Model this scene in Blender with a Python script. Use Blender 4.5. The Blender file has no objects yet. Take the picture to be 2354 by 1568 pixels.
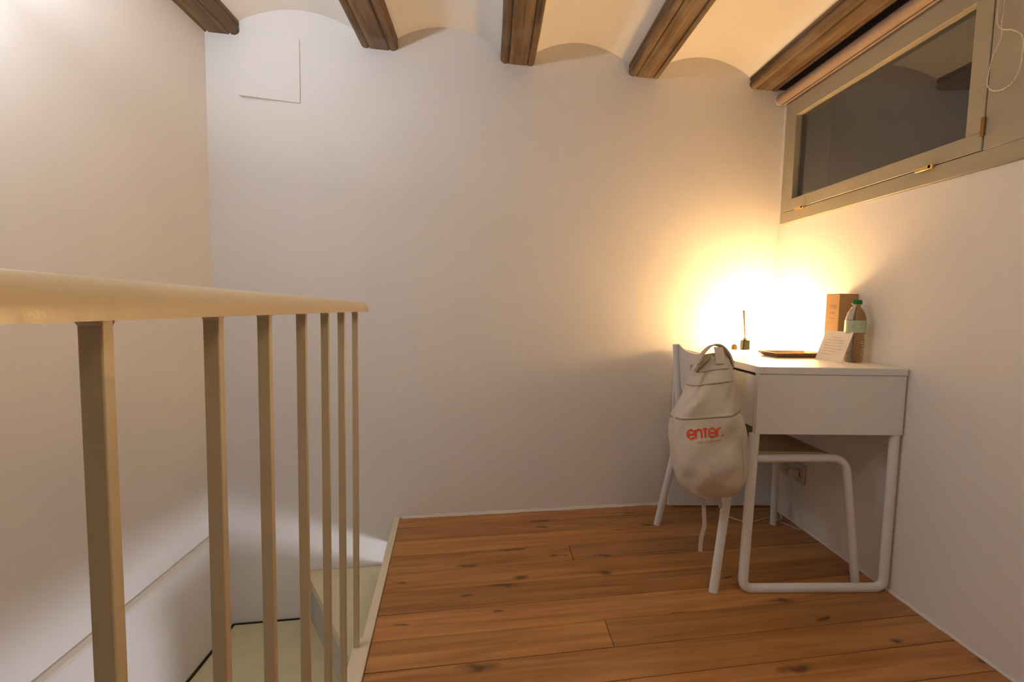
import bpy, bmesh, math, random
from mathutils import Vector, Matrix
random.seed(7)
S = bpy.context.scene
COL = S.collection

# ------------------------------------------------------------------ camera, world, light, exposure
cam_d = bpy.data.cameras.new('camera'); cam = bpy.data.objects.new('camera', cam_d); COL.objects.link(cam)
cam_d.sensor_fit = 'HORIZONTAL'; cam_d.sensor_width = 36.0; cam_d.lens = 36.0*1109/2354
cam_d.clip_start = 0.01; cam_d.clip_end = 60
_y = Vector((1130-1177, 699-784, 1109)).normalized()            # room depth axis seen from the camera
_h = Vector((3130-1177, 739-784, 1109))
_u = _h.cross(_y).normalized()
if _u.y > 0: _u = -_u
_x = _y.cross(_u).normalized()
if _x.x < 0: _x = -_x
right = Vector((_x.x, _y.x, _u.x)); down = Vector((_x.y, _y.y, _u.y)); fwd = Vector((_x.z, _y.z, _u.z))
cam.matrix_world = Matrix(((right.x, -down.x, -fwd.x, 0), (right.y, -down.y, -fwd.y, 0), (right.z, -down.z, -fwd.z, .935), (0, 0, 0, 1)))
S.camera = cam
S.view_settings.view_transform = 'Standard'; S.view_settings.look = 'None'
S.view_settings.gamma = 1.0; S.view_settings.use_curve_mapping = False
S.view_settings.exposure = 1.55

w = bpy.data.worlds.new('night'); S.world = w; w.use_nodes = True
w.node_tree.nodes['Background'].inputs[0].default_value = (.05, .045, .042, 1)
w.node_tree.nodes['Background'].inputs[1].default_value = .12

def lamp(name, typ, loc, energy, color, size=.05, rot=None):
    d = bpy.data.lights.new(name, typ); d.energy = energy; d.color = color
    if typ == 'POINT': d.shadow_soft_size = size
    if typ == 'AREA': d.shape = 'DISK'; d.size = size
    o = bpy.data.objects.new(name, d); COL.objects.link(o); o.location = loc
    if rot: o.rotation_euler = rot
    return o
LAMP_W = 63.0          # warm desk lamp, emission strength of its globe
lamp('stair_light', 'POINT', (.55, 1.15, -.42), 12.0, (.83, .85, 1.0), .11)
lamp('wall_light', 'POINT', (-.965, .90, 1.63), 2.1, (.79, .88, 1.0), .04)
lamp('wall_uplight', 'AREA', (-.955, .90, 1.645), 2.9, (.85, .90, 1.0), .07, Vector((.12, .20, .97)).to_track_quat('-Z', 'Y').to_euler())
lamp('room_fill', 'AREA', (.55, .15, 1.92), 2.0, (1.0, .80, .58), .5)  # added soft warm fill above the view, not a known lamp

# ------------------------------------------------------------------ mesh helpers
ORG = {}
def org(o): return ORG.get(o.name, Vector((0, 0, 0)))
class MB:
    def __init__(s): s.v = []; s.f = []
    def add(s, vs, fs):
        b = len(s.v); s.v += [Vector(p) for p in vs]; s.f += [tuple(i+b for i in q) for q in fs]; return s
    def box(s, x0, x1, y0, y1, z0, z1, M=None):
        vs = [Vector((x, y, z)) for x in (x0, x1) for y in (y0, y1) for z in (z0, z1)]
        if M is not None: vs = [M @ p for p in vs]
        return s.add(vs, [(0, 1, 3, 2), (4, 6, 7, 5), (0, 4, 5, 1), (2, 3, 7, 6), (0, 2, 6, 4), (1, 5, 7, 3)])
    def prism(s, poly, z0, z1):                       # polygon in xy, extruded in z
        n = len(poly)
        return s.add([(p[0], p[1], z0) for p in poly]+[(p[0], p[1], z1) for p in poly],
            [tuple(range(n-1, -1, -1)), tuple(range(n, 2*n))]+[(i, (i+1) % n, n+(i+1) % n, n+i) for i in range(n)])
    def loft(s, rings, cap=True, closed=True):
        n = len(rings[0]); b = len(s.v)
        s.v += [Vector(p) for r in rings for p in r]
        for k in range(len(rings)-1):
            for i in range(n if closed else n-1):
                j = (i+1) % n
                s.f.append((b+k*n+i, b+k*n+j, b+(k+1)*n+j, b+(k+1)*n+i))
        if cap:
            s.f.append(tuple(b+i for i in range(n-1, -1, -1))); s.f.append(tuple(b+(len(rings)-1)*n+i for i in range(n)))
        return s
    def tube(s, path, r, n=10, r2=None, up=(0, 0, 1), closed=False):
        path = [Vector(p) for p in path]; rings = []; N = len(path); side = None
        for k, p in enumerate(path):
            if closed: t = path[(k+1) % N]-path[k-1]
            else: t = path[min(k+1, N-1)]-path[max(k-1, 0)]
            t.normalize()
            if side is None:
                u = Vector(up)
                if abs(u.dot(t)) > .95: u = Vector((0, 1, 0))
                side = t.cross(u).normalized()
            else:
                side = (side-t*side.dot(t)).normalized()
            v = side.cross(t).normalized()
            rr = r[k] if isinstance(r, (list, tuple)) else r
            q = rr if r2 is None else r2
            rings.append([p+side*(rr*math.cos(a))+v*(q*math.sin(a)) for a in [2*math.pi*i/n for i in range(n)]])
        if closed: rings.append(rings[0])
        return s.loft(rings, cap=not closed)
    def lathe(s, prof, cx, cy, n=24, cap=True):
        return s.loft([[(cx+r*math.cos(2*math.pi*i/n), cy+r*math.sin(2*math.pi*i/n), z) for i in range(n)] for r, z in prof], cap=cap)
    def build(s, name, mat, parent=None, bevel=0, smooth=False, sub=0, seg=2):
        o0 = org(parent) if parent else Vector((0, 0, 0))
        me = bpy.data.meshes.new(name); me.from_pydata([p-o0 for p in s.v], [], s.f); me.update()
        bm = bmesh.new(); bm.from_mesh(me); bmesh.ops.recalc_face_normals(bm, faces=bm.faces); bm.to_mesh(me); bm.free()
        me.materials.append(mat)
        o = bpy.data.objects.new(name, me); COL.objects.link(o)
        if parent: o.parent = parent
        ORG[o.name] = o0
        if smooth or bevel:
            for p in me.polygons: p.use_smooth = True
        if bevel:
            m = o.modifiers.new('edge', 'BEVEL'); m.width = bevel; m.segments = seg; m.limit_method = 'ANGLE'; m.angle_limit = .6
            m.harden_normals = False
        if sub:
            m = o.modifiers.new('round', 'SUBSURF'); m.levels = sub; m.render_levels = sub
        if smooth or bevel:
            try: me.set_sharp_from_angle(angle=.7)
            except Exception: pass
        return o
def tag(o, label=None, cat=None, group=None, kind=None):
    if label: o['label'] = label
    if cat: o['category'] = cat
    if group: o['group'] = group
    if kind: o['kind'] = kind
    return o
def thing(name, loc, label, cat, group=None):
    o = bpy.data.objects.new(name, None); COL.objects.link(o); o.location = loc; o.empty_display_size = .05
    ORG[o.name] = Vector(loc); return tag(o, label, cat, group)
def struct(o, label=None, cat=None): return tag(o, label, cat, kind='structure')
def arc(c, r, a0, a1, n, plane):
    out = []
    for i in range(n+1):
        a = math.radians(a0+(a1-a0)*i/n); out.append(Vector(c)+plane[0]*(r*math.cos(a))+plane[1]*(r*math.sin(a)))
    return out
def rounded(path, rad, n=5):                          # round the corners of a polyline
    P = [Vector(p) for p in path]; out = [P[0]]
    for i in range(1, len(P)-1):
        a, b, c = P[i-1], P[i], P[i+1]
        r = min(rad, (a-b).length*.45, (c-b).length*.45)
        p, q = b+(a-b).normalized()*r, b+(c-b).normalized()*r
        for k in range(n+1):
            t = k/n; out.append(p*(1-t)**2+b*2*t*(1-t)+q*t*t)
    out.append(P[-1]); return out
def spline(pts, n=8):
    P = [Vector(p) for p in pts]; P = [P[0]*2-P[1]]+P+[P[-1]*2-P[-2]]; out = []
    for i in range(1, len(P)-2):
        for k in range(n):
            t = k/n; a, b, c, d = P[i-1:i+3]
            out.append(.5*((2*b)+(c-a)*t+(2*a-5*b+4*c-d)*t*t+(3*b-a-3*c+d)*t**3))
    out.append(P[-2]); return out

# ------------------------------------------------------------------ materials
def mat(name, col, rough=.6, bump=0, bscale=40, var=0, vscale=6, metal=0, spec=.5, stretch=(1, 1, 1), trans=0, emit=None, es=0, coat=0, ior=1.45):
    m = bpy.data.materials.new(name); m.use_nodes = True; nt = m.node_tree; b = nt.nodes['Principled BSDF']
    b.inputs['Base Color'].default_value = (*col, 1); b.inputs['Roughness'].default_value = rough
    b.inputs['Metallic'].default_value = metal; b.inputs['Specular IOR Level'].default_value = spec; b.inputs['IOR'].default_value = ior
    if trans: b.inputs['Transmission Weight'].default_value = trans
    if coat: b.inputs['Coat Weight'].default_value = coat
    if emit: b.inputs['Emission Color'].default_value = (*emit, 1); b.inputs['Emission Strength'].default_value = es
    tc = nt.nodes.new('ShaderNodeTexCoord'); mp = nt.nodes.new('ShaderNodeMapping'); mp.inputs['Scale'].default_value = stretch
    nt.links.new(tc.outputs['Object'], mp.inputs['Vector'])
    if var:
        n = nt.nodes.new('ShaderNodeTexNoise'); n.inputs['Scale'].default_value = vscale; n.inputs['Detail'].default_value = 5
        r = nt.nodes.new('ShaderNodeValToRGB'); r.color_ramp.elements[0].position = .3; r.color_ramp.elements[1].position = .7
        r.color_ramp.elements[0].color = (*[c*(1-var) for c in col], 1); r.color_ramp.elements[1].color = (*[min(1, c*(1+var)) for c in col], 1)
        nt.links.new(mp.outputs[0], n.inputs['Vector']); nt.links.new(n.outputs['Fac'], r.inputs[0]); nt.links.new(r.outputs[0], b.inputs['Base Color'])
    if bump:
        n = nt.nodes.new('ShaderNodeTexNoise'); n.inputs['Scale'].default_value = bscale; n.inputs['Detail'].default_value = 4
        k = nt.nodes.new('ShaderNodeBump'); k.inputs['Strength'].default_value = bump; k.inputs['Distance'].default_value = .01
        nt.links.new(mp.outputs[0], n.inputs['Vector']); nt.links.new(n.outputs['Fac'], k.inputs['Height']); nt.links.new(k.outputs[0], b.inputs['Normal'])
    return m

M_wall = mat('white_plaster', (.80, .765, .725), .85, bump=.10, bscale=9, var=.015, vscale=2.5, spec=.2)
M_ceil = mat('white_vault_plaster', (.83, .79, .73), .85, bump=.12, bscale=8, var=.015, vscale=3, spec=.2)
M_white = mat('white_lacquer', (.78, .765, .75), .35, spec=.5)
M_whitem = mat('white_painted_steel', (.78, .765, .745), .38, bump=.02, bscale=120)
M_seat = mat('tan_seat', (.46, .33, .17), .5)
M_shell = mat('white_plastic_shell', (.70, .68, .65), .4)
M_rail = mat('cream_gloss_paint', (.58, .47, .285), .32, bump=.10, bscale=55, var=.04, vscale=9, spec=.5)
M_ledge = mat('cream_ledge_paint', (.74, .68, .58), .6)
M_tread = mat('cream_stair_paint', (.66, .585, .36), .45, bump=.03, bscale=30, var=.05, vscale=14)
M_riser = mat('grey_riser_paint', (.50, .49, .42), .5, var=.05)
M_trim = mat('cream_edge_trim', (.72, .62, .46), .4, bump=.05, bscale=60, var=.03)
M_frame = mat('olive_window_paint', (.40, .355, .255), .42, bump=.05, bscale=40, var=.05, vscale=12, stretch=(1, .2, 1))
M_gap = mat('dark_joint', (.05, .035, .02), .9)
M_brass = mat('brass', (.85, .62, .28), .25, metal=1)
M_shade = mat('dark_beam_shade', (.03, .018, .009), .85)  # near-black colour standing in for the last beam's shaded side
M_aged = mat('aged_brass', (.30, .17, .05), .45, metal=.6)
M_blind = mat('rose_blind_fabric', (.38, .27, .195), .85, bump=.05, bscale=200)
M_chain = mat('ivory_bead_chain', (.74, .66, .54), .4)
M_canvas = mat('natural_canvas', (.62, .54, .44), .95, bump=.55, bscale=15, var=.06, vscale=9, spec=.1)
M_canvas2 = mat('canvas_webbing', (.56, .48, .38), .95, bump=.2, bscale=120, spec=.1)
M_zip = mat('canvas_seam', (.34, .27, .17), .8)
M_red = mat('red_print', (.72, .07, .02), .7)
M_faint = mat('faded_red_print', (.55, .30, .22), .8)
M_kraft = mat('kraft_cardboard', (.50, .30, .13), .8, var=.05, vscale=20)
M_kraftp = mat('brown_print', (.36, .20, .09), .8)
M_paper = mat('white_card', (.80, .74, .68), .8)
M_ink = mat('grey_ink', (.60, .54, .47), .9)
M_tray = mat('brown_tray_wood', (.33, .17, .065), .55, var=.1, vscale=20)
M_pet = mat('clear_bottle_plastic', (.96, .97, .96), .06, trans=1, ior=1.33)
M_label = mat('pale_green_label', (.42, .52, .36), .6)
M_labelw = mat('white_label_mark', (.62, .64, .55), .6)
M_cap = mat('green_bottle_cap', (.01, .20, .03), .4)
M_amber = mat('dark_green_glass', (.012, .016, .006), .25, spec=.2)
M_reed = mat('reed_stick', (.10, .06, .02), .9, spec=.1)
M_cork = mat('amber_cap', (.34, .19, .04), .6, spec=.2)
M_sock = mat('socket_plastic', (.62, .55, .45), .35)
M_hole = mat('socket_hole', (.05, .04, .03), .6)
M_cable = mat('white_cable', (.72, .66, .58), .5)
M_globe = mat('lit_lamp_globe', (.9, .8, .6), .5, emit=(1.0, .625, .27), es=LAMP_W)
M_foot = mat('grey_rubber_foot', (.30, .28, .25), .8)
M_dark = mat('under_floor', (.30, .22, .15), .9)

def wood_beam():
    m = bpy.data.materials.new('weathered_beam_wood'); m.use_nodes = True; nt = m.node_tree; b = nt.nodes['Principled BSDF']
    b.inputs['Roughness'].default_value = .62; b.inputs['Specular IOR Level'].default_value = .35
    tc = nt.nodes.new('ShaderNodeTexCoord'); mp = nt.nodes.new('ShaderNodeMapping'); mp.inputs['Scale'].default_value = (26, 1.3, 26)
    oi = nt.nodes.new('ShaderNodeObjectInfo'); ad = nt.nodes.new('ShaderNodeVectorMath'); ad.operation = 'ADD'
    nt.links.new(tc.outputs['Object'], mp.inputs[0]); nt.links.new(mp.outputs[0], ad.inputs[0]); nt.links.new(oi.outputs['Random'], ad.inputs[1])
    n = nt.nodes.new('ShaderNodeTexNoise'); n.inputs['Scale'].default_value = 1.4; n.inputs['Detail'].default_value = 8; n.inputs['Roughness'].default_value = .65
    nt.links.new(ad.outputs[0], n.inputs['Vector'])
    r = nt.nodes.new('ShaderNodeValToRGB'); e = r.color_ramp.elements
    e[0].position = .30; e[0].color = (.055, .032, .015, 1); e[1].position = .72; e[1].color = (.30, .195, .10, 1)
    k = e.new(.5); k.color = (.165, .10, .048, 1)
    nt.links.new(n.outputs['Fac'], r.inputs[0])
    n2 = nt.nodes.new('ShaderNodeTexNoise'); n2.inputs['Scale'].default_value = 5; n2.inputs['Detail'].default_value = 6
    nt.links.new(tc.outputs['Object'], n2.inputs['Vector'])
    r2 = nt.nodes.new('ShaderNodeValToRGB'); r2.color_ramp.elements[0].position = .5; r2.color_ramp.elements[1].position = .72
    mx = nt.nodes.new('ShaderNodeMixRGB'); mx.inputs[2].default_value = (.24, .20, .155, 1)
    ml = nt.nodes.new('ShaderNodeMath'); ml.operation = 'MULTIPLY'; ml.inputs[1].default_value = .55
    nt.links.new(n2.outputs['Fac'], r2.inputs[0]); nt.links.new(r2.outputs[0], ml.inputs[0]); nt.links.new(ml.outputs[0], mx.inputs[0])
    nt.links.new(r.outputs[0], mx.inputs[1]); nt.links.new(mx.outputs[0], b.inputs['Base Color'])
    bp = nt.nodes.new('ShaderNodeBump'); bp.inputs['Strength'].default_value = .45; bp.inputs['Distance'].default_value = .01
    nt.links.new(n.outputs['Fac'], bp.inputs['Height']); nt.links.new(bp.outputs[0], b.inputs['Normal'])
    return m
M_beam = wood_beam()

def wood_floor():
    m = bpy.data.materials.new('orange_pine_boards'); m.use_nodes = True; nt = m.node_tree; L = nt.links; N = nt.nodes; b = N['Principled BSDF']
    b.inputs['Roughness'].default_value = .38; b.inputs['Specular IOR Level'].default_value = .4
    tc = N.new('ShaderNodeTexCoord'); oi = N.new('ShaderNodeObjectInfo')
    rot = N.new('ShaderNodeMapping'); rot.inputs['Rotation'].default_value = (0, 0, -.128)
    L.new(tc.outputs['Object'], rot.inputs[0])
    mu = N.new('ShaderNodeMath'); mu.operation = 'MULTIPLY'; mu.inputs[1].default_value = 37; L.new(oi.outputs['Random'], mu.inputs[0])
    cb = N.new('ShaderNodeCombineXYZ'); L.new(mu.outputs[0], cb.inputs[0]); L.new(mu.outputs[0], cb.inputs[2])
    ad = N.new('ShaderNodeVectorMath'); L.new(rot.outputs[0], ad.inputs[0]); L.new(cb.outputs[0], ad.inputs[1])
    g = N.new('ShaderNodeMapping'); g.inputs['Scale'].default_value = (2.2, 34, 1); L.new(ad.outputs[0], g.inputs[0])
    n = N.new('ShaderNodeTexNoise'); n.inputs['Scale'].default_value = 1.2; n.inputs['Detail'].default_value = 6; n.inputs['Distortion'].default_value = .6; L.new(g.outputs[0], n.inputs['Vector'])
    r = N.new('ShaderNodeValToRGB'); e = r.color_ramp.elements
    e[0].position = .28; e[0].color = (.30, .118, .030, 1); e[1].position = .72; e[1].color = (.52, .245, .078, 1)
    L.new(n.outputs['Fac'], r.inputs[0])
    tint = N.new('ShaderNodeHueSaturation'); mr = N.new('ShaderNodeMapRange'); mr.inputs[3].default_value = .80; mr.inputs[4].default_value = 1.14
    L.new(oi.outputs['Random'], mr.inputs[0]); L.new(mr.outputs[0], tint.inputs['Value']); L.new(r.outputs[0], tint.inputs['Color'])
    kv = N.new('ShaderNodeMapping'); kv.inputs['Scale'].default_value = (2.5, 8.6, 1); L.new(ad.outputs[0], kv.inputs[0])
    nd = N.new('ShaderNodeTexNoise'); nd.inputs['Scale'].default_value = 16; nd.inputs['Detail'].default_value = 2; L.new(rot.outputs[0], nd.inputs['Vector'])
    dm = N.new('ShaderNodeMixRGB'); dm.blend_type = 'LINEAR_LIGHT'; dm.inputs[0].default_value = .16; L.new(kv.outputs[0], dm.inputs[1]); L.new(nd.outputs['Color'], dm.inputs[2])
    vo = N.new('ShaderNodeTexVoronoi'); vo.voronoi_dimensions = '2D'; vo.inputs['Scale'].default_value = 1.0; L.new(dm.outputs[0], vo.inputs['Vector'])
    vr = N.new('ShaderNodeValToRGB'); v = vr.color_ramp.elements; v[0].position = .035; v[0].color = (1, 1, 1, 1); v[1].position = .13; v[1].color = (0, 0, 0, 1)
    sp = N.new('ShaderNodeSeparateColor'); L.new(vo.outputs['Color'], sp.inputs[0])
    sz = N.new('ShaderNodeMapRange'); sz.inputs[3].default_value = .75; sz.inputs[4].default_value = 2.1; L.new(sp.outputs[1], sz.inputs[0])
    dv = N.new('ShaderNodeMath'); dv.operation = 'MULTIPLY'; L.new(vo.outputs['Distance'], dv.inputs[0]); L.new(sz.outputs[0], dv.inputs[1]); L.new(dv.outputs[0], vr.inputs[0])
    # only some cells carry a knot
    gt = N.new('ShaderNodeMath'); gt.operation = 'GREATER_THAN'; gt.inputs[1].default_value = .38; L.new(sp.outputs[0], gt.inputs[0])
    km = N.new('ShaderNodeMath'); km.operation = 'MULTIPLY'; L.new(vr.outputs[0], km.inputs[0]); L.new(gt.outputs[0], km.inputs[1])
    k2 = N.new('ShaderNodeMath'); k2.operation = 'MULTIPLY'; k2.inputs[1].default_value = .85; L.new(km.outputs[0], k2.inputs[0])
    mx = N.new('ShaderNodeMixRGB'); mx.inputs[2].default_value = (.075, .036, .015, 1); L.new(k2.outputs[0], mx.inputs[0]); L.new(tint.outputs[0], mx.inputs[1])
    L.new(mx.outputs[0], b.inputs['Base Color'])
    bp = N.new('ShaderNodeBump'); bp.inputs['Strength'].default_value = .12; bp.inputs['Distance'].default_value = .004; L.new(n.outputs['Fac'], bp.inputs['Height']); L.new(bp.outputs[0], b.inputs['Normal'])
    return m
M_pine = wood_floor()

# ------------------------------------------------------------------ the setting
SL = .1285                                            # the back wall runs askew to the room's depth axis
def yb(x): return 2.0948+SL*x                         # back wall face at x
XR = 1.347; XL = -1.10; XLL = -1.080; YF = -2.3
def ex(y): return -.382+(2.054-y)*.085                # right side of the floor's edge trim
def exl(y): return ex(y)-.026

M = MB(); M.add([(x, yb(x)+d, z) for d in (0, .12) for x in (-1.35, 1.6) for z in (-2.5, 2.25)],
                [(0, 2, 3, 1), (4, 5, 7, 6), (0, 1, 5, 4), (2, 6, 7, 3), (0, 4, 6, 2), (1, 3, 7, 5)])
wall_back = struct(M.build('wall_back', M_wall))
M = MB(); M.box(XL-.15, XL, YF-.1, 2.1, -.012, 2.25); M.loft([[(XL-.15, y, -.012), (XL-.15, y, -2.5), (XLL+.03, y, -2.5), (XLL+.03, y, -.44), (XLL, y, -.012)] for y in (YF-.1, 2.1)])
wall_left = struct(M.build('wall_left', M_wall))
M = MB(); M.box(XLL-.022, XLL+.004, .1, yb(XLL)-.002, -.0165, -.005)
tag(M.build('ledge', M_ledge, wall_left, bevel=.003), 'narrow plaster ledge where the stair wall steps in at floor level')
W0, W1, WZ0, WZ1 = 1.19, 2.234, 1.330, 1.895          # window opening
M = MB(); M.box(XR, XR+.032, YF-.1, W0, -2.5, 2.25); M.box(XR, XR+.032, W1, 2.5, -2.5, 2.25)
M.box(XR, XR+.032, W0, W1, -2.5, WZ0); M.box(XR, XR+.032, W0, W1, WZ1, 2.25)
wall_right = struct(M.build('wall_right', M_wall))
M = MB(); M.box(XL-.15, XR+.2, YF-.12, YF, -2.5, 2.25); wall_front = struct(M.build('wall_front', M_wall))

# ceiling: shallow vaults between the beams
BX = [-1.052, -.466, .093, .652, 1.236]; BW = .142
M = MB()
edges = []
spans = [(XL-.1, BX[0]-BW/2+.02)]+[(BX[i]+BW/2-.012, BX[i+1]-BW/2+.012) for i in range(4)]+[(BX[4]+BW/2-.012, XR+.1)]
pts = []
for i, (a, b) in enumerate(spans):
    if i in (0, 5): pts += [(a, 1.99), (b, 1.99)]
    else:
        n = 16
        for k in range(n+1):
            t = k/n; pts.append((a+(b-a)*t, 1.982+.074*math.sin(math.pi*t)**.8))
ring = pts+[(XR+.1, 2.3), (XL-.1, 2.3)]
M.loft([[(x, YF-.1, z) for x, z in ring], [(x, 2.4, z) for x, z in ring]])
ceiling = struct(M.build('ceiling', M_ceil, smooth=True))

def beam(cx, label, k):
    hw = BW/2; z0 = 1.940; zt = 2.06
    prof = [(-hw, zt), (-hw, z0+.036), (-hw+.004, z0+.033), (-hw+.004, z0+.029), (-hw-.001, z0+.025), (-hw-.001, z0+.014), (-hw+.004, z0+.005), (-hw+.014, z0),
            (-hw+.026, z0), (-hw+.029, z0+.005), (-hw+.033, z0+.005), (-hw+.036, z0)]
    prof = prof+[(-x, z) for x, z in reversed(prof)]
    rings = []; rnd = random.Random(k)
    ys = [YF+.0]+[YF+.2*i for i in range(1, 18)]+[1.9, yb(cx)+.02]
    for y in ys:
        dx, dz = rnd.uniform(-.0018, .0018), rnd.uniform(-.002, .002)
        rings.append([(cx+x+dx, y, z+(dz if z < 2 else 0)) for x, z in prof])
    M = MB(); M.loft(rings)
    o = M.build('ceiling_beam', M_beam, smooth=True)
    o['kind'] = 'thing'
    return tag(o, label, 'beam', 'dark wooden ceiling beams')
beam(BX[0], 'greyed wooden ceiling beam against the left wall above the corner', 1)
beam(BX[1], 'dark wooden ceiling beam just right of the pale square cover plate', 2)
beam(BX[2], 'dark wooden ceiling beam in the middle of the five', 3)
beam(BX[3], 'brown wooden ceiling beam, next but one to the window', 4)
beam(BX[4], 'brown wooden ceiling beam running along above the window blind', 5)

# floor: sub floor slab and one object per board
e0, e1 = ex(YF), ex(2.09)
M = MB(); M.prism([(exl(YF)+.004, YF), (XR, YF), (XR, yb(XR)), (exl(2.05)+.004, yb(exl(2.05)))], -.112, -.019)
floor = struct(M.build('floor', M_dark))
cosb = math.cos(math.atan(SL)); PITCH = .1143; Y0 = 1.316
def plank(k, xa, xb, joint_a, joint_b):
    g = .0009
    ya, yc = Y0+k*PITCH+g, Y0+(k+1)*PITCH-g           # bounds as intercepts at x = 0
    def pt(x, c):
        y = c+SL*x
        return (x, min(y, yb(x)-.001))
    # left ends follow the slanted floor edge
    if joint_a: xl0 = xl1 = xa+g
    else:
        xl0 = ex(ya-SL*.36)+.001; xl1 = ex(yc-SL*.36)+.001
    xr0 = xr1 = (xb-g if joint_b else XR-.001)
    poly = [pt(xl0, ya), pt(xr0, ya), pt(xr1, yc), pt(xl1, yc)]
    if poly[3][1]-poly[0][1] < .004 and poly[2][1]-poly[1][1] < .004: return
    M = MB(); dz = random.uniform(-.0007, .0007); M.prism(poly, -.0188, dz)
    M.build('plank', M_pine, floor, bevel=.0009, seg=1)
for k in range(-25, 7):
    if Y0+k*PITCH > 2.094: break
    if k == 3: js = [.318]
    elif k == -1: js = [.354]
    elif k == -3: js = [.364]
    elif k < -3 and k % 2: js = [.36+.1*((k*7) % 5-2)]
    else: js = []
    if js:
        plank(k, None, js[0], False, True); plank(k, js[0], None, True, False)
    else: plank(k, None, None, False, False)

# cream strip finishing the floor's open edge, wider where the railing stands on it
M = MB()
def strip(y0, y1, wl, zt, zb):
    M.prism([(ex(y0)-wl, y0), (ex(y0), y0), (ex(y1), y1), (ex(y1)-wl, y1)], zb, zt)
strip(1.285, yb(-.38)-.001, .026, .005, -.112); strip(YF, 1.285, .044, .008, -.112)
trim_1 = struct(M.build('trim_1', M_trim, bevel=.002))
M = MB()                                              # uneven plaster bead where wall meets boards
rings = []; rnd = random.Random(3)
for i in range(60):
    x = -.37+i*(XR-.001+.37)/59; h = rnd.uniform(.006, .013); d = rnd.uniform(.003, .007)
    rings.append([(x, yb(x)+.001, 0), (x, yb(x)-d, 0), (x, yb(x)-d*.4, h), (x, yb(x)+.001, h)])
M.loft(rings); struct(M.build('trim_2', M_wall, smooth=True))
M = MB(); rings = []
for i in range(60):
    y = .2+i*(2.25-.2)/59; h = rnd.uniform(.005, .010); d = rnd.uniform(.002, .005)
    rings.append([(XR+.001, y, 0), (XR-d, y, 0), (XR-d*.4, y, h), (XR+.001, y, h)])
M.loft(rings); struct(M.build('trim_3', M_wall, smooth=True))
M = MB(); M.box(XL-.15, XR+.2, YF-.1, 2.4, -2.6, -2.5); struct(M.build('floor_lower', M_pine))

# ------------------------------------------------------------------ winding stair
stair = thing('staircase', (-.75, 1.7, -.45), 'cream painted winding stair going down beside the railing', 'staircase')
nx, ny = exl(1.36)-.008, 1.36                         # the winders meet here
Z1, Z2 = -.205, -.415
def treadpoly(poly, z, th=.035):
    M = MB(); M.prism(poly, z-th, z); return M.build('tread', M_tread, stair, bevel=.006)
def ybx(x): return yb(x)-.004
nose1 = (-.725, 1.935)
treadpoly([(nx, ny), (exl(2.04)-.001, 2.04), (exl(2.04)-.001, ybx(-.41)), (-.742, ybx(-.742)), nose1], Z1)
treadpoly([(nx+.005, 1.26), (nx-.002, ny+.02), (-.70, 1.95), (-.72, ybx(-.72)), (-1.046, ybx(-1.046)), (-1.046, 1.40)], Z2)
treadpoly([(nx+.012, .98), (nx+.005, 1.30), (-1.046, 1.44), (-1.046, 1.02)], Z2-.21)
def riser(a, b, z0, z1):
    d = (Vector(b)-Vector(a)).normalized(); n = Vector((-d.y, d.x))*.012
    M = MB(); M.prism([(a[0], a[1]), (b[0], b[1]), (b[0]+n.x, b[1]+n.y), (a[0]+n.x, a[1]+n.y)], z0, z1); return M.build('riser', M_riser, stair)
riser((nx+.012, ny+.03), (-.715, 1.965), Z2, Z1-.035)
riser((-.715, 1.962), (-.735, ybx(-.735)), Z2, Z1-.035)
riser((nx+.010, 1.275), (-1.046, 1.42), Z2-.21, Z2-.035)
M = MB(); rr = []                                     # dark open joint of the lower tread along the walls
M.box(-1.0535, -1.0465, 1.42, 1.955, Z2-.03, Z2+.005); M.prism([(-1.046, ybx(-1.046)-.002), (-.70, ybx(-.70)-.002), (-.70, ybx(-.70)+.002), (-1.046, ybx(-1.046)+.002)], Z2-.03, Z2+.004); M.build('joint', M_gap, stair)

# ------------------------------------------------------------------ railing
railing = thing('stair_railing', (-.30, .8, .0), 'cream painted metal railing with square balusters along the stair opening', 'railing')
P0 = Vector((-.343, 1.274, 0)); D = Vector((.1, -1, 0)).normalized(); NL = Vector((-1, -.1, 0)).normalized()
def rz(t): return .909+.0115*t
TS = [.9616, .800, .663, .502, .348, .200, .030]
for t in TS:
    w, l = .0145, .0115
    z0 = .006; z1 = rz(t)+.001
    M = MB(); c = P0+D*t
    M.loft([[c+Vector((0, 0, z)), c+NL*w+Vector((0, 0, z)), c+NL*w-D*l+Vector((0, 0, z)), c-D*l+Vector((0, 0, z))] for z in (z0, z1)])
    for sgn, ln in ((1, 0), (-1, -l)):                # weld fillets under the handrail
        q = c+D*(ln*1.0); a = .004
        M.add([q+Vector((0, 0, z1)), q+D*(sgn*a)+Vector((0, 0, z1)), q+Vector((0, 0, z1-.006)),
               q+NL*w+Vector((0, 0, z1)), q+NL*w+D*(sgn*a)+Vector((0, 0, z1)), q+NL*w+Vector((0, 0, z1-.006))],
              [(0, 1, 2), (3, 5, 4), (0, 3, 4, 1), (1, 4, 5, 2), (0, 2, 5, 3)])
    M.build('baluster', M_rail, railing, bevel=.0012)
M = MB(); rings = []
hw, hh = .0215, .0275
prof = [(-hw, 0), (hw, 0), (hw, .006)]+[(hw*math.cos(a), .006+(hh-.006)*math.sin(a)) for a in [math.pi*i/14 for i in range(1, 14)]]+[(-hw, .006)]
for t, s in [(-.082, .35), (-.0815, .5), (-.079, .72), (-.073, .9), (-.062, .985), (-.05, 1), (.2, 1), (.5, 1), (.8, 1), (1.1, 1), (1.45, 1)]:
    c = P0+D*t+NL*(.0085)
    rings.append([c+NL*(-x*(s**.35))+Vector((0, 0, rz(t)+z*s)) for x, z in prof])
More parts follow.
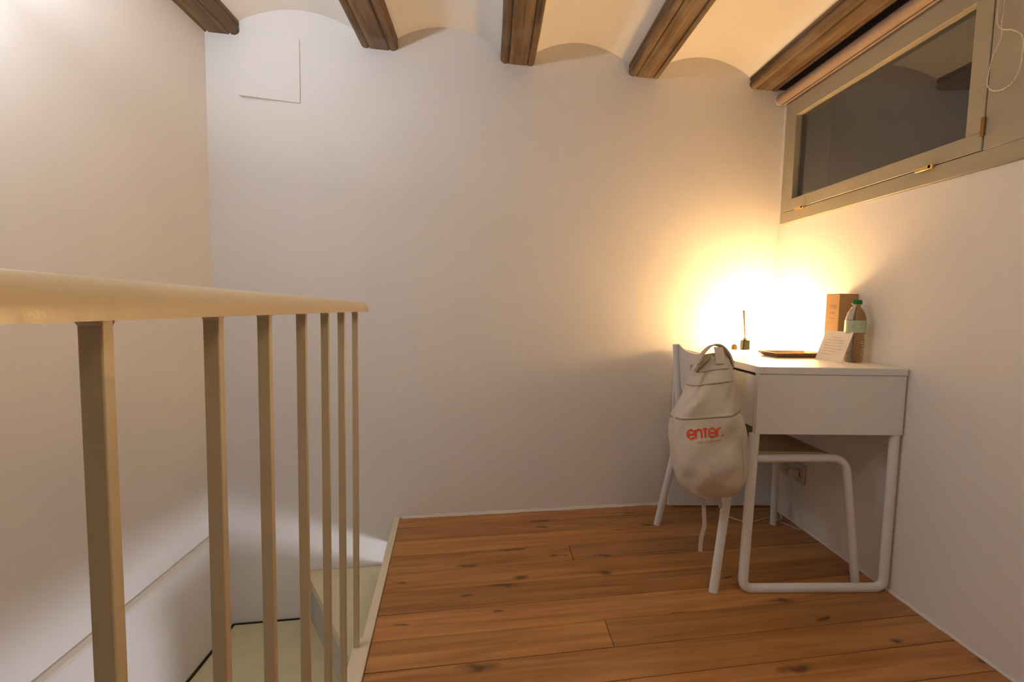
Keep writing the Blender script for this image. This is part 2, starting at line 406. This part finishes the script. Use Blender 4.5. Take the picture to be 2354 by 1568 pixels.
M.loft(rings); M.build('handrail', M_rail, railing, smooth=True)

# ------------------------------------------------------------------ window, blind
M = MB()
def ring_yz(y0, y1, z0, z1, wy0, wy1, wz0, wz1, xa, xb):
    M.box(xa, xb, y0, y1, z0, z0+wz0); M.box(xa, xb, y0, y1, z1-wz1, z1)
    M.box(xa, xb, y0, y0+wy0, z0+wz0, z1-wz1); M.box(xa, xb, y1-wy1, y1, z0+wz0, z1-wz1)
ring_yz(W0+.001, W1-.001, WZ0+.001, WZ1-.001, .112, .036, .050, .024, XR-.010, XR+.030)
window = struct(M.build('window_1', M_frame, bevel=.002), 'olive painted fixed frame of the high window')
M = MB(); ring_yz(W0+.115, W1-.039, WZ0+.053, WZ1-.027, .050, .042, .050, .070, XR-.0115, XR+.026)
sash = M.build('sash', M_frame, window, bevel=.002)
M = MB(); M.box(XR+.014, XR+.018, W0+.160, W1-.076, WZ0+.098, WZ1-.092)
M_glass = mat('dark_window_glass', (.93, .95, .94), .015, trans=1, ior=1.62)
pane = M.build('pane', M_glass, sash)
for yc in (2.075, 1.468):
    M = MB(); M.box(XR-.026, XR-.020, yc-.030, yc+.030, 1.371, 1.384); M.lathe([(.006, -.010), (.006, .008)], 0, 0, 10)
    n = 20
    for i in range(len(M.v)-n, len(M.v)):
        p = M.v[i]; M.v[i] = Vector((XR-.016+p.z, yc+p.x-.02, 1.378+p.y))
    M.build('latch', M_brass, window, bevel=.001)
M = MB(); M.box(XR-.017, XR-.0125, W0+.108, W0+.118, 1.42, 1.47); M.build('hinge', M_aged, window)

M = MB(); M.box(BX[4]+BW/2-.004, XR-.0005, YF+.001, yb(1.31)+.003, 1.951, 1.9895); struct(M.build('shade_strip', M_shade), 'added dark strip standing in for shade between the last beam and the window wall')  # added strip, coloured dark to stand in for shade beside the beam
blind = thing('roller_blind', (1.318, 1.7, 1.90), 'rolled-up rose brown roller blind along the window top', 'blind')
bx, bz, br = 1.316, 1.899, .0215
M = MB(); M.tube([(bx, y, bz) for y in (1.12, 1.3, 1.6, 1.9, 2.2, 2.248)], br, 20); M.build('roll', M_blind, blind, smooth=True)
M = MB(); M.tube([(bx, y, bz) for y in (2.2485, 2.252)], br*1.05, 16); M.box(bx-.012, XR-.001, 2.2505, 2.254, bz-.02, bz+.03); M.build('bracket', M_whitem, blind)
M = MB(); M.tube([(bx+.012, 1.12, bz-br-.002), (bx+.012, 2.245, bz-br-.002)], .0045, 8); M.build('hem_bar', M_blind, blind, smooth=True)
cx0 = XR-.024
loop = spline([(cx0, 1.262, bz), (cx0, 1.264, 1.78), (cx0, 1.268, 1.70), (cx0, 1.266, 1.660), (cx0-.002, 1.281, 1.62), (cx0, 1.292, 1.575), (cx0, 1.290, 1.545), (cx0, 1.272, 1.526), (cx0, 1.246, 1.521),
               (cx0, 1.222, 1.533), (cx0, 1.210, 1.57), (cx0, 1.212, 1.63), (cx0-.004, 1.235, 1.66), (cx0-.005, 1.255, 1.672), (cx0-.004, 1.272, 1.69), (cx0, 1.282, 1.72), (cx0, 1.280, 1.78), (cx0, 1.276, bz)], 10)
M = MB(); M.tube(loop, .0011, 6)
acc = 0
for a, b in zip(loop, loop[1:]):
    acc += (b-a).length
    if acc > .0062:
        acc = 0
        M.loft([[b+Vector((.0021*math.sin(ph)*math.cos(th), .0021*math.sin(ph)*math.sin(th), .0021*math.cos(ph))) for th in [math.pi*2*i/6 for i in range(6)]] for ph in (.3, 1.0, 1.6, 2.2, 2.85)])
tag(M.build('pull_chain', M_chain, blind, smooth=True), 'ivory bead chain hanging in a loop')

# ------------------------------------------------------------------ plate on the back wall, wall light
M = MB()
xs = (-.978, -.764)
def wp(x, off, z): return (x, yb(x)-off, z)
M.add([wp(xs[0], .0005, 1.712), wp(xs[1], .0005, 1.706), wp(xs[1], .0005, 1.945), wp(xs[0], .0005, 1.945),
       wp(xs[0], .019, 1.712), wp(xs[1], .006, 1.706), wp(xs[1], .004, 1.945), wp(xs[0], .005, 1.945)],
      [(0, 3, 2, 1), (4, 5, 6, 7), (0, 1, 5, 4), (1, 2, 6, 5), (2, 3, 7, 6), (3, 0, 4, 7)])
tag(M.build('cover_plate', M_wall, bevel=.0008), 'white square cover plate high on the back wall near the corner', 'panel')

# ------------------------------------------------------------------ desk
DX0, DX1, DY0, DY1 = .849, 1.340, 1.480, 2.164
desk = thing('desk', (1.095, 1.83, 0), 'white desk with drawer and tubular end leg standing in the corner', 'desk')
M = MB(); M.box(DX0, DX1, DY0, DY1+.014, .731, .754); M.build('desk_top', M_white, desk, bevel=.0015)
M = MB(); M.box(DX0+.001, DX1-.001, DY0+.003, DY0+.021, .536, .7305); M.build('side_panel', M_white, desk, bevel=.0012)
M = MB(); M.box(DX0-.005, DX1-.001, DY1, DY1+.014, .010, .7305); M.build('end_panel', M_white, desk, bevel=.0012)
M = MB(); M.box(DX1-.02, DX1-.004, DY0+.022, DY1-.001, .50, .7305); M.build('back_panel', M_white, desk, bevel=.001)
M = MB(); M.box(DX0+.002, DX0+.018, DY0+.024, DY1-.004, .555, .722); dr = M.build('drawer', M_white, desk, bevel=.0012)
M = MB(); M.box(DX0+.03, DX1-.03, DY0+.04, DY1-.02, .565, .575); M.box(DX0+.03, DX0+.04, DY0+.04, DY1-.02, .575, .70); M.build('drawer_box', M_white, dr)
ly = DY0+.016
path = rounded([(DX0+.006, ly, .536), (DX0-.004, ly, .0135), (DX1-.014, ly, .0135), (DX1-.016, ly, .536)], .035, 7)
M = MB(); M.tube(path, .0165, 12, r2=.0125, up=(0, 1, 0)); 
# keep the tube wide along the loop plane, a little deeper than wide
M.build('leg', M_whitem, desk, smooth=True)

# ------------------------------------------------------------------ chair
chair = thing('desk_chair', (1.0, 1.75, 0), 'white stacking chair with tubular legs tucked under the desk', 'chair')
SY0, SY1 = 1.545, 1.955
def legtube(path, name, r=.0155, r2=.011):
    M = MB(); M.tube(path, r, 12, r2=r2, up=(0, 1, 0)); return M.build(name, M_whitem, chair, smooth=True)
for yfoot, yseat, yt in ((1.498, 1.528, 1.540), (1.985, 1.966, 1.956)):
    p = rounded([(.748 if yfoot < 1.7 else .728, yfoot, .0), (.803, yseat, .43), (.765, yt, .785)], .12, 8)
    legtube(p, 'leg')
for yfoot, ys in ((1.543, 1.556), (1.99, 1.948)):
    p = rounded([(1.268 if yfoot < 1.7 else 1.245, yfoot, .0), (1.212, ys, .438), (.806, ys, .432)], .055, 8)
    legtube(p, 'leg', .0135, .0135)
# seat: thin dished shell
M = MB(); nx_, ny_ = 12, 10; top = []; bot = []
for i in range(nx_+1):
    u = i/nx_; rt = []; rb = []
    for j in range(ny_+1):
        v = j/ny_; x = .80+.372*u; y = SY0+.016+(SY1-SY0-.022)*v
        z = .452-.010*math.sin(math.pi*v)*math.sin(math.pi*min(1, u*1.1))-(.012*max(0, (u-.8)/.2)**2)
        rt.append((x, y, z+.004)); rb.append((x, y, z-.003))
    top.append(rt); bot.append(rb)
k = ny_+1
vs = [p for r in top for p in r]+[p for r in bot for p in r]; fs = []; o2 = len(vs)//2
for i in range(nx_):
    for j in range(ny_):
        fs.append((i*k+j, (i+1)*k+j, (i+1)*k+j+1, i*k+j+1)); fs.append((o2+i*k+j, o2+i*k+j+1, o2+(i+1)*k+j+1, o2+(i+1)*k+j))
for i in range(nx_): fs += [(i*k, o2+i*k, o2+(i+1)*k, (i+1)*k), (i*k+ny_, (i+1)*k+ny_, o2+(i+1)*k+ny_, o2+i*k+ny_)]
for j in range(ny_): fs += [(j, j+1, o2+j+1, o2+j), (nx_*k+j, o2+nx_*k+j, o2+nx_*k+j+1, nx_*k+j+1)]
M.add(vs, fs); M.build('seat', M_seat, chair, smooth=True)
# backrest: curved sheet between the rear posts
M = MB(); rings = []
for j in range(17):
    v = j/16; y = 1.548+(1.948-1.548)*v; bow = .030*math.sin(math.pi*v)
    def bp(z, off): 
        return (.772+.107*(.785-z)*.9-bow*.9+off, y, z)
    zb, zt = .600+.008*math.sin(math.pi*v), .786-.018*math.sin(math.pi*v)
    rings.append([bp(zb, 0), bp((zb+zt)/2, -.001), bp(zt, 0), bp(zt, .006), bp((zb+zt)/2, .005), bp(zb, .006)])
M.loft(rings); M.build('backrest', M_shell, chair, smooth=True)

# ------------------------------------------------------------------ backpack hanging on the chair back
bag = thing('backpack', (.69, 1.45, .35), 'natural canvas backpack with red enter. print hanging on the chair back', 'backpack')
ang = math.radians(-9)                                # the bag faces the room
BU = Vector((math.cos(ang), math.sin(ang), 0)); BN = Vector((math.sin(ang), -math.cos(ang), 0))
BC = Vector((.680, 1.450, 0)); SKEW = .155
def bagpt(u, n, z):
    """u across, n out towards the viewer, z height"""
    return BC+BU*u+BN*n+Vector((0, 0, z+u*SKEW))
rows = [  # z, half width, back depth, front depth, centre shift
    (.347, .030, -.016, .020, .036), (.352, .060, -.034, .040, .032), (.371, .090, -.044, .060, .022), (.406, .112, -.048, .078, .014), (.461, .1245, -.048, .088, .006), (.543, .1235, -.046, .088, -.004),
    (.585, .118, -.045, .083, -.010), (.612, .112, -.044, .078, -.015), (.619, .1105, -.043, .069, -.016), (.648, .100, -.042, .066, -.010), (.679, .088, -.040, .062, -.004), (.720, .0735, -.034, .054, 0),
    (.750, .065, -.030, .046, .001), (.774, .056, -.024, .036, .001), (.789, .040, -.014, .022, .002), (.797, .022, -.006, .010, .004)]
rows = [(z, hw*.90, bk, fr, cs) for z, hw, bk, fr, cs in rows]
def fold(u, z): return .0042*math.sin(52*u+30*z)*math.sin(24*z-13*u)+.0025*math.sin(-70*u+44*z)*max(0, math.sin(17*z+1))
NB = 48; rnd = random.Random(11)
def bagring(r, grow=0):
    z, hw, bk, fr, cs = r; out = []
    for i in range(NB):
        a = 2*math.pi*i/NB; c, s = math.cos(a), math.sin(a)
        u = math.copysign(abs(c)**.62, c)*(hw+grow); n = math.copysign(abs(s)**.75, s)
        n = n*(fr+grow) if n > 0 else -n*(bk-grow)
        wob = .0036*math.sin(6*a+z*52)+.0050*math.sin(3*a-z*34)+.0022*math.sin(11*a+z*74)
        out.append(bagpt(u+cs+(.0022*math.sin(3*a+z*31)+.0016*math.sin(5*a-z*47))*c, n+(wob+fold(u, z))*max(0, s), z))
    return out
def interp(rows, per=3):
    out = []
    for a, b in zip(rows, rows[1:]):
        for k in range(per):
            t = k/per; out.append(tuple(x*(1-t)+y*t for x, y in zip(a, b)))
    out.append(rows[-1]); return out
dense = interp(rows)
M = MB(); M.loft([bagring(r) for r in dense]); body = M.build('bag_body', M_canvas, bag, smooth=True)
def front(u, z, off=.0):
    """point on the bag's front surface"""
    for a, b in zip(dense, dense[1:]):
        if a[0] <= z <= b[0]:
            t = (z-a[0])/(b[0]-a[0]); r = tuple(x*(1-t)+y*t for x, y in zip(a, b)); break
    else: r = dense[-1] if z > dense[-1][0] else dense[0]
    c = max(-1, min(1, (u-r[4])/r[1])); cc = abs(c)**(1/.62); s = math.sqrt(max(0, 1-cc*cc)); a = math.atan2(s, math.copysign(cc, c))
    n = s**.75*r[3]; wob = .0036*math.sin(6*a+z*52)+.0050*math.sin(3*a-z*34)+.0022*math.sin(11*a+z*74)
    return bagpt(u+wob*c*0, n+(wob+fold(u-r[4], z))*s+off, z)
M = MB(); M.tube([front(-.116+.200*i/20, .6155, .002) for i in range(21)], .0032, 6); tag(M.build('zip_seam', M_zip, bag, smooth=True), 'darker zip seam across the bag')
M = MB(); M.tube([front(-.075+.125*i/12, .712+.004*i/12, .002) for i in range(13)], .0025, 6); M.build('top_seam', M_canvas2, bag, smooth=True)
M = MB(); M.tube([front(-.045+.08*i/12, .752+.003*i/12, .002) for i in range(13)], .003, 6); M.build('top_seam', M_canvas2, bag, smooth=True)
M = MB(); M.tube([front(.084+.004*math.sin(i*.4), .385+.205*i/16, .001) for i in range(17)], .0020, 6); M.build('side_seam', M_canvas2, bag, smooth=True)
# grab loop and shoulder straps over the backrest
def ribbon(path, wdir, wd, th):
    M = MB(); rings = []
    P = [Vector(p) for p in path]; wdir = Vector(wdir).normalized()
    for k, p in enumerate(P):
        t = (P[min(k+1, len(P)-1)]-P[max(k-1, 0)]).normalized(); n = t.cross(wdir).normalized()
        rings.append([p-wdir*wd/2-n*th/2, p+wdir*wd/2-n*th/2, p+wdir*wd/2+n*th/2, p-wdir*wd/2+n*th/2])
    M.loft(rings); return M
ribbon(spline([bagpt(-.048, .020, .772), bagpt(-.030, .012, .803), bagpt(-.004, .004, .822), bagpt(.022, .0, .818), bagpt(.044, .004, .792), bagpt(.056, .012, .757)], 6), BN+Vector((0, 0, .15)), .042, .004).build('grab_loop', M_canvas2, bag, smooth=True)
ribbon(spline([bagpt(-.056, .034, .752), bagpt(-.044, .038, .769), bagpt(-.028, .036, .782), bagpt(-.016, .030, .792)], 5), BN+BU*.3, .014, .005).build('zip_pull', M_zip, bag, smooth=True)
ribbon(spline([bagpt(.010, .026, .817), bagpt(.012, .034, .800), bagpt(.014, .038, .784), bagpt(.014, .042, .768)], 5), BU, .026, .003).build('top_flap', M_canvas, bag, smooth=True)
for uu in (-.040, .055):
    ribbon(spline([bagpt(uu, -.016, .765), bagpt(uu+.005, -.040, .72), bagpt(uu+.01, -.052, .62), bagpt(uu, -.056, .50), bagpt(uu-.005, -.050, .41)], 6), BU, .036, .007).build('shoulder_strap', M_canvas2, bag, smooth=True)
for path in ([bagpt(-.002, -.01, .358), bagpt(-.002, .0, .325), bagpt(.001, .0, .285), bagpt(.004, .0, .25), bagpt(-.003, .0, .215), bagpt(-.005, .0, .18), bagpt(-.004, .0, .165)],
             [bagpt(.055, -.03, .360), bagpt(.054, -.03, .33), bagpt(.060, -.03, .29)]):
    ribbon(spline(path, 5), BU, .012, .003).build('strap_end', M_canvas2, bag, smooth=True)
ribbon(spline([bagpt(.112, -.03, .54), bagpt(.134, -.045, .50), bagpt(.130, -.046, .45), bagpt(.138, -.046, .40), bagpt(.125, -.035, .37)], 5), BN, .02, .004).build('side_strap', M_canvas2, bag, smooth=True)
# print: enter.
LET = {'e': [[(0, .5), (.78, .5), (.74, .78), (.55, .97), (.36, 1), (.12, .86), (0, .55), (.04, .25), (.25, .03), (.5, 0), (.75, .14)]],
       'n': [[(0, 0), (0, 1)], [(0, .62), (.12, .88), (.4, 1), (.66, .86), (.72, .55), (.72, 0)]],
       'T': [[(-.12, 1), (.42, 1)], [(.15, 1), (.15, 0)]],
       'r': [[(0, 0), (0, .6), (.08, .85), (.25, .98), (.42, 1.02)]],
       '.': [[(.0, .07), (.17, .07)]]}
H = .0245; x0 = -.080; z0 = .560; sw = .0046
M = MB()
def stroke(pts, wdt, M, close=False):
    P = spline([Vector((p[0], p[1], 0)) for p in pts], 4) if len(pts) > 2 else [Vector((p[0]*(1-t)+q[0]*t, p[1]*(1-t)+q[1]*t, 0)) for p, q in [pts] for t in [i/4 for i in range(5)]]
    L = []; R = []
    for k, p in enumerate(P):
        t = (P[min(k+1, len(P)-1)]-P[max(k-1, 0)]).normalized(); n = Vector((-t.y, t.x, 0))*wdt/2
        L.append(p+n); R.append(p-n)
    rings = [[front(a.x, a.y, .0008), front(b.x, b.y, .0008), front(b.x, b.y, .0022), front(a.x, a.y, .0022)] for a, b in zip(L, R)]
    M.loft(rings)
adv = {'e': .98, 'n': 1.02, 'T': .60, 'r': .62, '.': .3}
px = x0
for ch in 'enTer.':
    for st in LET[ch]:
        stroke([(px+p[0]*H*.93, z0+p[1]*H) for p in st], sw if ch != '.' else sw*1.0, M)
    px += adv[ch]*H*.93
tag(M.build('print', M_red, bag), 'red lettering reading enter.')
M = MB()
for i in range(8): stroke([(x0+.028+i*.0088, z0-.0115), (x0+.028+i*.0088+.0045, z0-.0115)], .0036, M)
tag(M.build('small_print', M_faint, bag), 'small faded line of print')

# ------------------------------------------------------------------ things on the desk
TZ = .7545
o = thing('table_lamp', (1.255, 2.095, TZ), 'small glowing globe lamp at the corner end of the desk', 'lamp')
M = MB(); M.lathe([(.001, TZ), (.036, TZ), (.038, TZ+.004), (.030, TZ+.011), (.016, TZ+.018)], 1.255, 2.095, 24); M.build('lamp_base', M_whitem, o, smooth=True)
M = MB(); cz, rr_ = TZ+.068, .053
M.lathe([(rr_*math.sin(a), cz-rr_*math.cos(a)) for a in [math.pi*(i+.15)/16.3 for i in range(1, 17)]], 1.255, 2.095, 28); M.build('lamp_globe', M_globe, o, smooth=True)

tray = thing('tray', (1.165, 1.87, TZ), 'shallow brown wooden tray lying on the white desk', 'tray')
t0 = Vector((1.080, 1.768)); tu = Vector((1, .10)).normalized(); tv = Vector((-.10, 1)).normalized()
def tp(u, v, z): p = t0+tu*u+tv*v; return (p.x, p.y, TZ+z)
M = MB(); TL, TW = .205, .115
def rect(i, z, o=0): return [tp(i, i, z), tp(TL-i, i, z), tp(TL-i, TW-i, z), tp(i, TW-i, z)]
M.loft([rect(.012, 0), rect(-.004, .0175), rect(.001, .0175), rect(.016, .004)]); M.build('tray_body', M_tray, tray, bevel=.001)

diff = thing('reed_diffuser', (1.160, 2.115, TZ), 'dark green diffuser bottle with reed sticks beside the lamp', 'diffuser')
dx, dy = 1.136, 2.105
M = MB(); M.box(dx-.0155, dx+.0155, dy-.0155, dy+.0155, TZ, TZ+.043); M.build('bottle', M_amber, diff, bevel=.003)
M = MB(); M.lathe([(.009, TZ+.043), (.009, TZ+.052)], dx, dy, 14); M.build('collar', M_cork, diff, smooth=True)
for a, b in ((-.014, .003), (-.019, -.004), (-.009, .006)):
    M = MB(); M.tube([(dx+.002, dy, TZ+.02), (dx+a, dy+b, TZ+.175)], .0024, 6); M.build('reed', M_reed, diff, smooth=True)
M = MB(); M.lathe([(.001, TZ), (.0115, TZ), (.0125, TZ+.012), (.0085, TZ+.020), (.001, TZ+.024)], 1.094, 2.118, 16)
tag(M.build('bottle_cap', M_cork, smooth=True), 'tiny amber cap lying beside the reed diffuser', 'cap')

box = thing('cardboard_box', (1.308, 1.757, TZ), 'tall brown cardboard box standing against the right wall', 'box')
M = MB(); M.box(1.274, 1.342, 1.722, 1.792, TZ, .996); M.build('carton', M_kraft, box, bevel=.001)
M = MB(); M.box(1.2735, 1.3425, 1.7215, 1.7925, .9965, .9985); M.build('lid_flap', M_kraft, box)
M = MB()
for (ya, yc_, z0_, z1_) in ((1.741, 1.773, .952, .955), (1.741, 1.773, .944, .946), (1.745, 1.769, .925, .928), (1.745, 1.769, .905, .908)): M.box(1.2732, 1.2741, ya, yc_, z0_, z1_)
M.build('print', M_kraftp, box)

# clear water bottle
wb = thing('water_bottle', (1.287, 1.655, TZ), 'clear plastic water bottle with green cap beside the cardboard box', 'bottle')
bx_, by_ = 1.2885, 1.655
prof = [(.003, TZ+.006), (.018, TZ+.003), (.026, TZ), (.0295, TZ+.006), (.0305, TZ+.02)]
for i in range(9):
    z = TZ+.024+i*.0078; prof += [(.0288, z), (.0308, z+.0039)]
prof += [(.0300, TZ+.098), (.0315, TZ+.104), (.0315, TZ+.150), (.0305, TZ+.158), (.026, TZ+.176), (.0185, TZ+.190), (.0125, TZ+.199), (.0118, TZ+.206), (.0118, TZ+.2115)]
M = MB(); M.lathe(prof, bx_, by_, 28); M.build('bottle_body', M_pet, wb, smooth=True)
M = MB(); M.lathe([(.0322, TZ+.106), (.0325, TZ+.108), (.0325, TZ+.146), (.0322, TZ+.148)], bx_, by_, 28, cap=False); lb = tag(M.build('label', M_label, wb, smooth=True), 'pale green paper label')
M = MB()
for i in range(5):
    a = math.radians(215+i*9); M.box(bx_+.0328*math.cos(a)-.0018, bx_+.0328*math.cos(a)+.0018, by_+.0328*math.sin(a)-.0004, by_+.0328*math.sin(a)+.0004, TZ+.122, TZ+.130+.003*(i % 2))
M.build('label_mark', M_labelw, lb)
M = MB(); M.lathe([(.0145, TZ+.205), (.0150, TZ+.206), (.0150, TZ+.218), (.0138, TZ+.2205)], bx_, by_, 24)
for i in range(24):
    a = 2*math.pi*i/24; M.box(bx_+.0150*math.cos(a)-.0005, bx_+.0150*math.cos(a)+.0005, by_+.0150*math.sin(a)-.0005, by_+.0150*math.sin(a)+.0005, TZ+.207, TZ+.217)
tag(M.build('cap', M_cap, wb, smooth=True), 'green screw cap')

# printed card leaning on box and bottle
card = thing('printed_card', (1.225, 1.68, TZ), 'small white printed card leaning against the bottle and box', 'card')
c0, c1 = Vector((1.222, 1.622, TZ+.0006)), Vector((1.214, 1.748, TZ+.0006)); lean = Vector((.040, .004, .107)); 
cn = (c1-c0).cross(lean).normalized(); 
if cn.x > 0: cn = -cn
M = MB(); e1_ = c1-c0
M.loft([[c0, c1, c1+lean, c0+lean], [p-cn*.0008 for p in (c0, c1, c1+lean, c0+lean)]]); M.build('card_sheet', M_paper, card)
M = MB()
for i, (a, b) in enumerate([(.30, .62), (.14, .80), (.12, .84), (.12, .78), (.16, .86), (.14, .66), (.14, .58)]):
    v0 = .80-i*.095; p = lambda u, v: c1-e1_*u+lean*v+cn*.0004
    M.loft([[p(a, v0), p(b, v0), p(b, v0-.022), p(a, v0-.022)], [q+cn*.0003 for q in (p(a, v0), p(b, v0), p(b, v0-.022), p(a, v0-.022))]])
M.build('print_lines', M_ink, card)

# ------------------------------------------------------------------ socket and cables
sock = thing('wall_socket', (XR-.006, 2.02, .235), 'double wall socket low on the right wall under the desk', 'socket')
M = MB(); M.box(XR-.010, XR-.0005, 1.945, 2.095, .192, .274); M.build('plate', M_sock, sock, bevel=.003)
for yc in (1.982, 2.058):
    M = MB(); M.tube([(XR-.0125, yc, .233), (XR-.010, yc, .233)], .021, 18); rc = M.build('outlet', M_sock, sock, smooth=True)
    M = MB(); M.tube([(XR-.0132, yc, .233), (XR-.0127, yc, .233)], .0165, 18)
    M.build('recess', M_hole, rc, smooth=True)
lc = thing('lamp_cable', (1.30, 2.05, .23), 'white lamp cable hanging from the plug and trailing on the floor', 'cable')
M = MB(); M.tube([(XR-.0136, 2.058, .233), (XR-.028, 2.058, .233), (XR-.045, 2.058, .231), (XR-.052, 2.058, .227)], [.0165, .0165, .012, .007], 12); M.build('plug', M_cable, lc, smooth=True)
M = MB(); M.tube(spline([(XR-.052, 2.058, .227), (XR-.064, 2.060, .19), (XR-.052, 2.07, .10), (XR-.030, 2.06, .02), (XR-.045, 2.03, .0035), (1.25, 2.045, .0035), (1.18, 2.015, .0035), (1.13, 2.005, .0035), (1.08, 2.06, .0035), (1.07, 2.12, .0035), (1.12, 2.145, .0035)], 8), .0024, 6); M.build('cord', M_cable, lc, smooth=True)
lc = thing('charger_cable', (1.30, 1.98, .23), 'thin white charger cable looping below the nearer outlet', 'cable')
M = MB(); M.box(XR-.045, XR-.0136, 1.967, 1.997, .212, .250); M.build('plug', M_cable, lc, bevel=.004)
M = MB(); M.tube(spline([(XR-.040, 1.982, .214), (XR-.034, 1.985, .13), (XR-.025, 1.95, .05), (XR-.02, 1.935, .0035), (XR-.04, 1.97, .0035), (1.27, 2.03, .0035)], 8), .002, 6); M.build('cord', M_cable, lc, smooth=True)
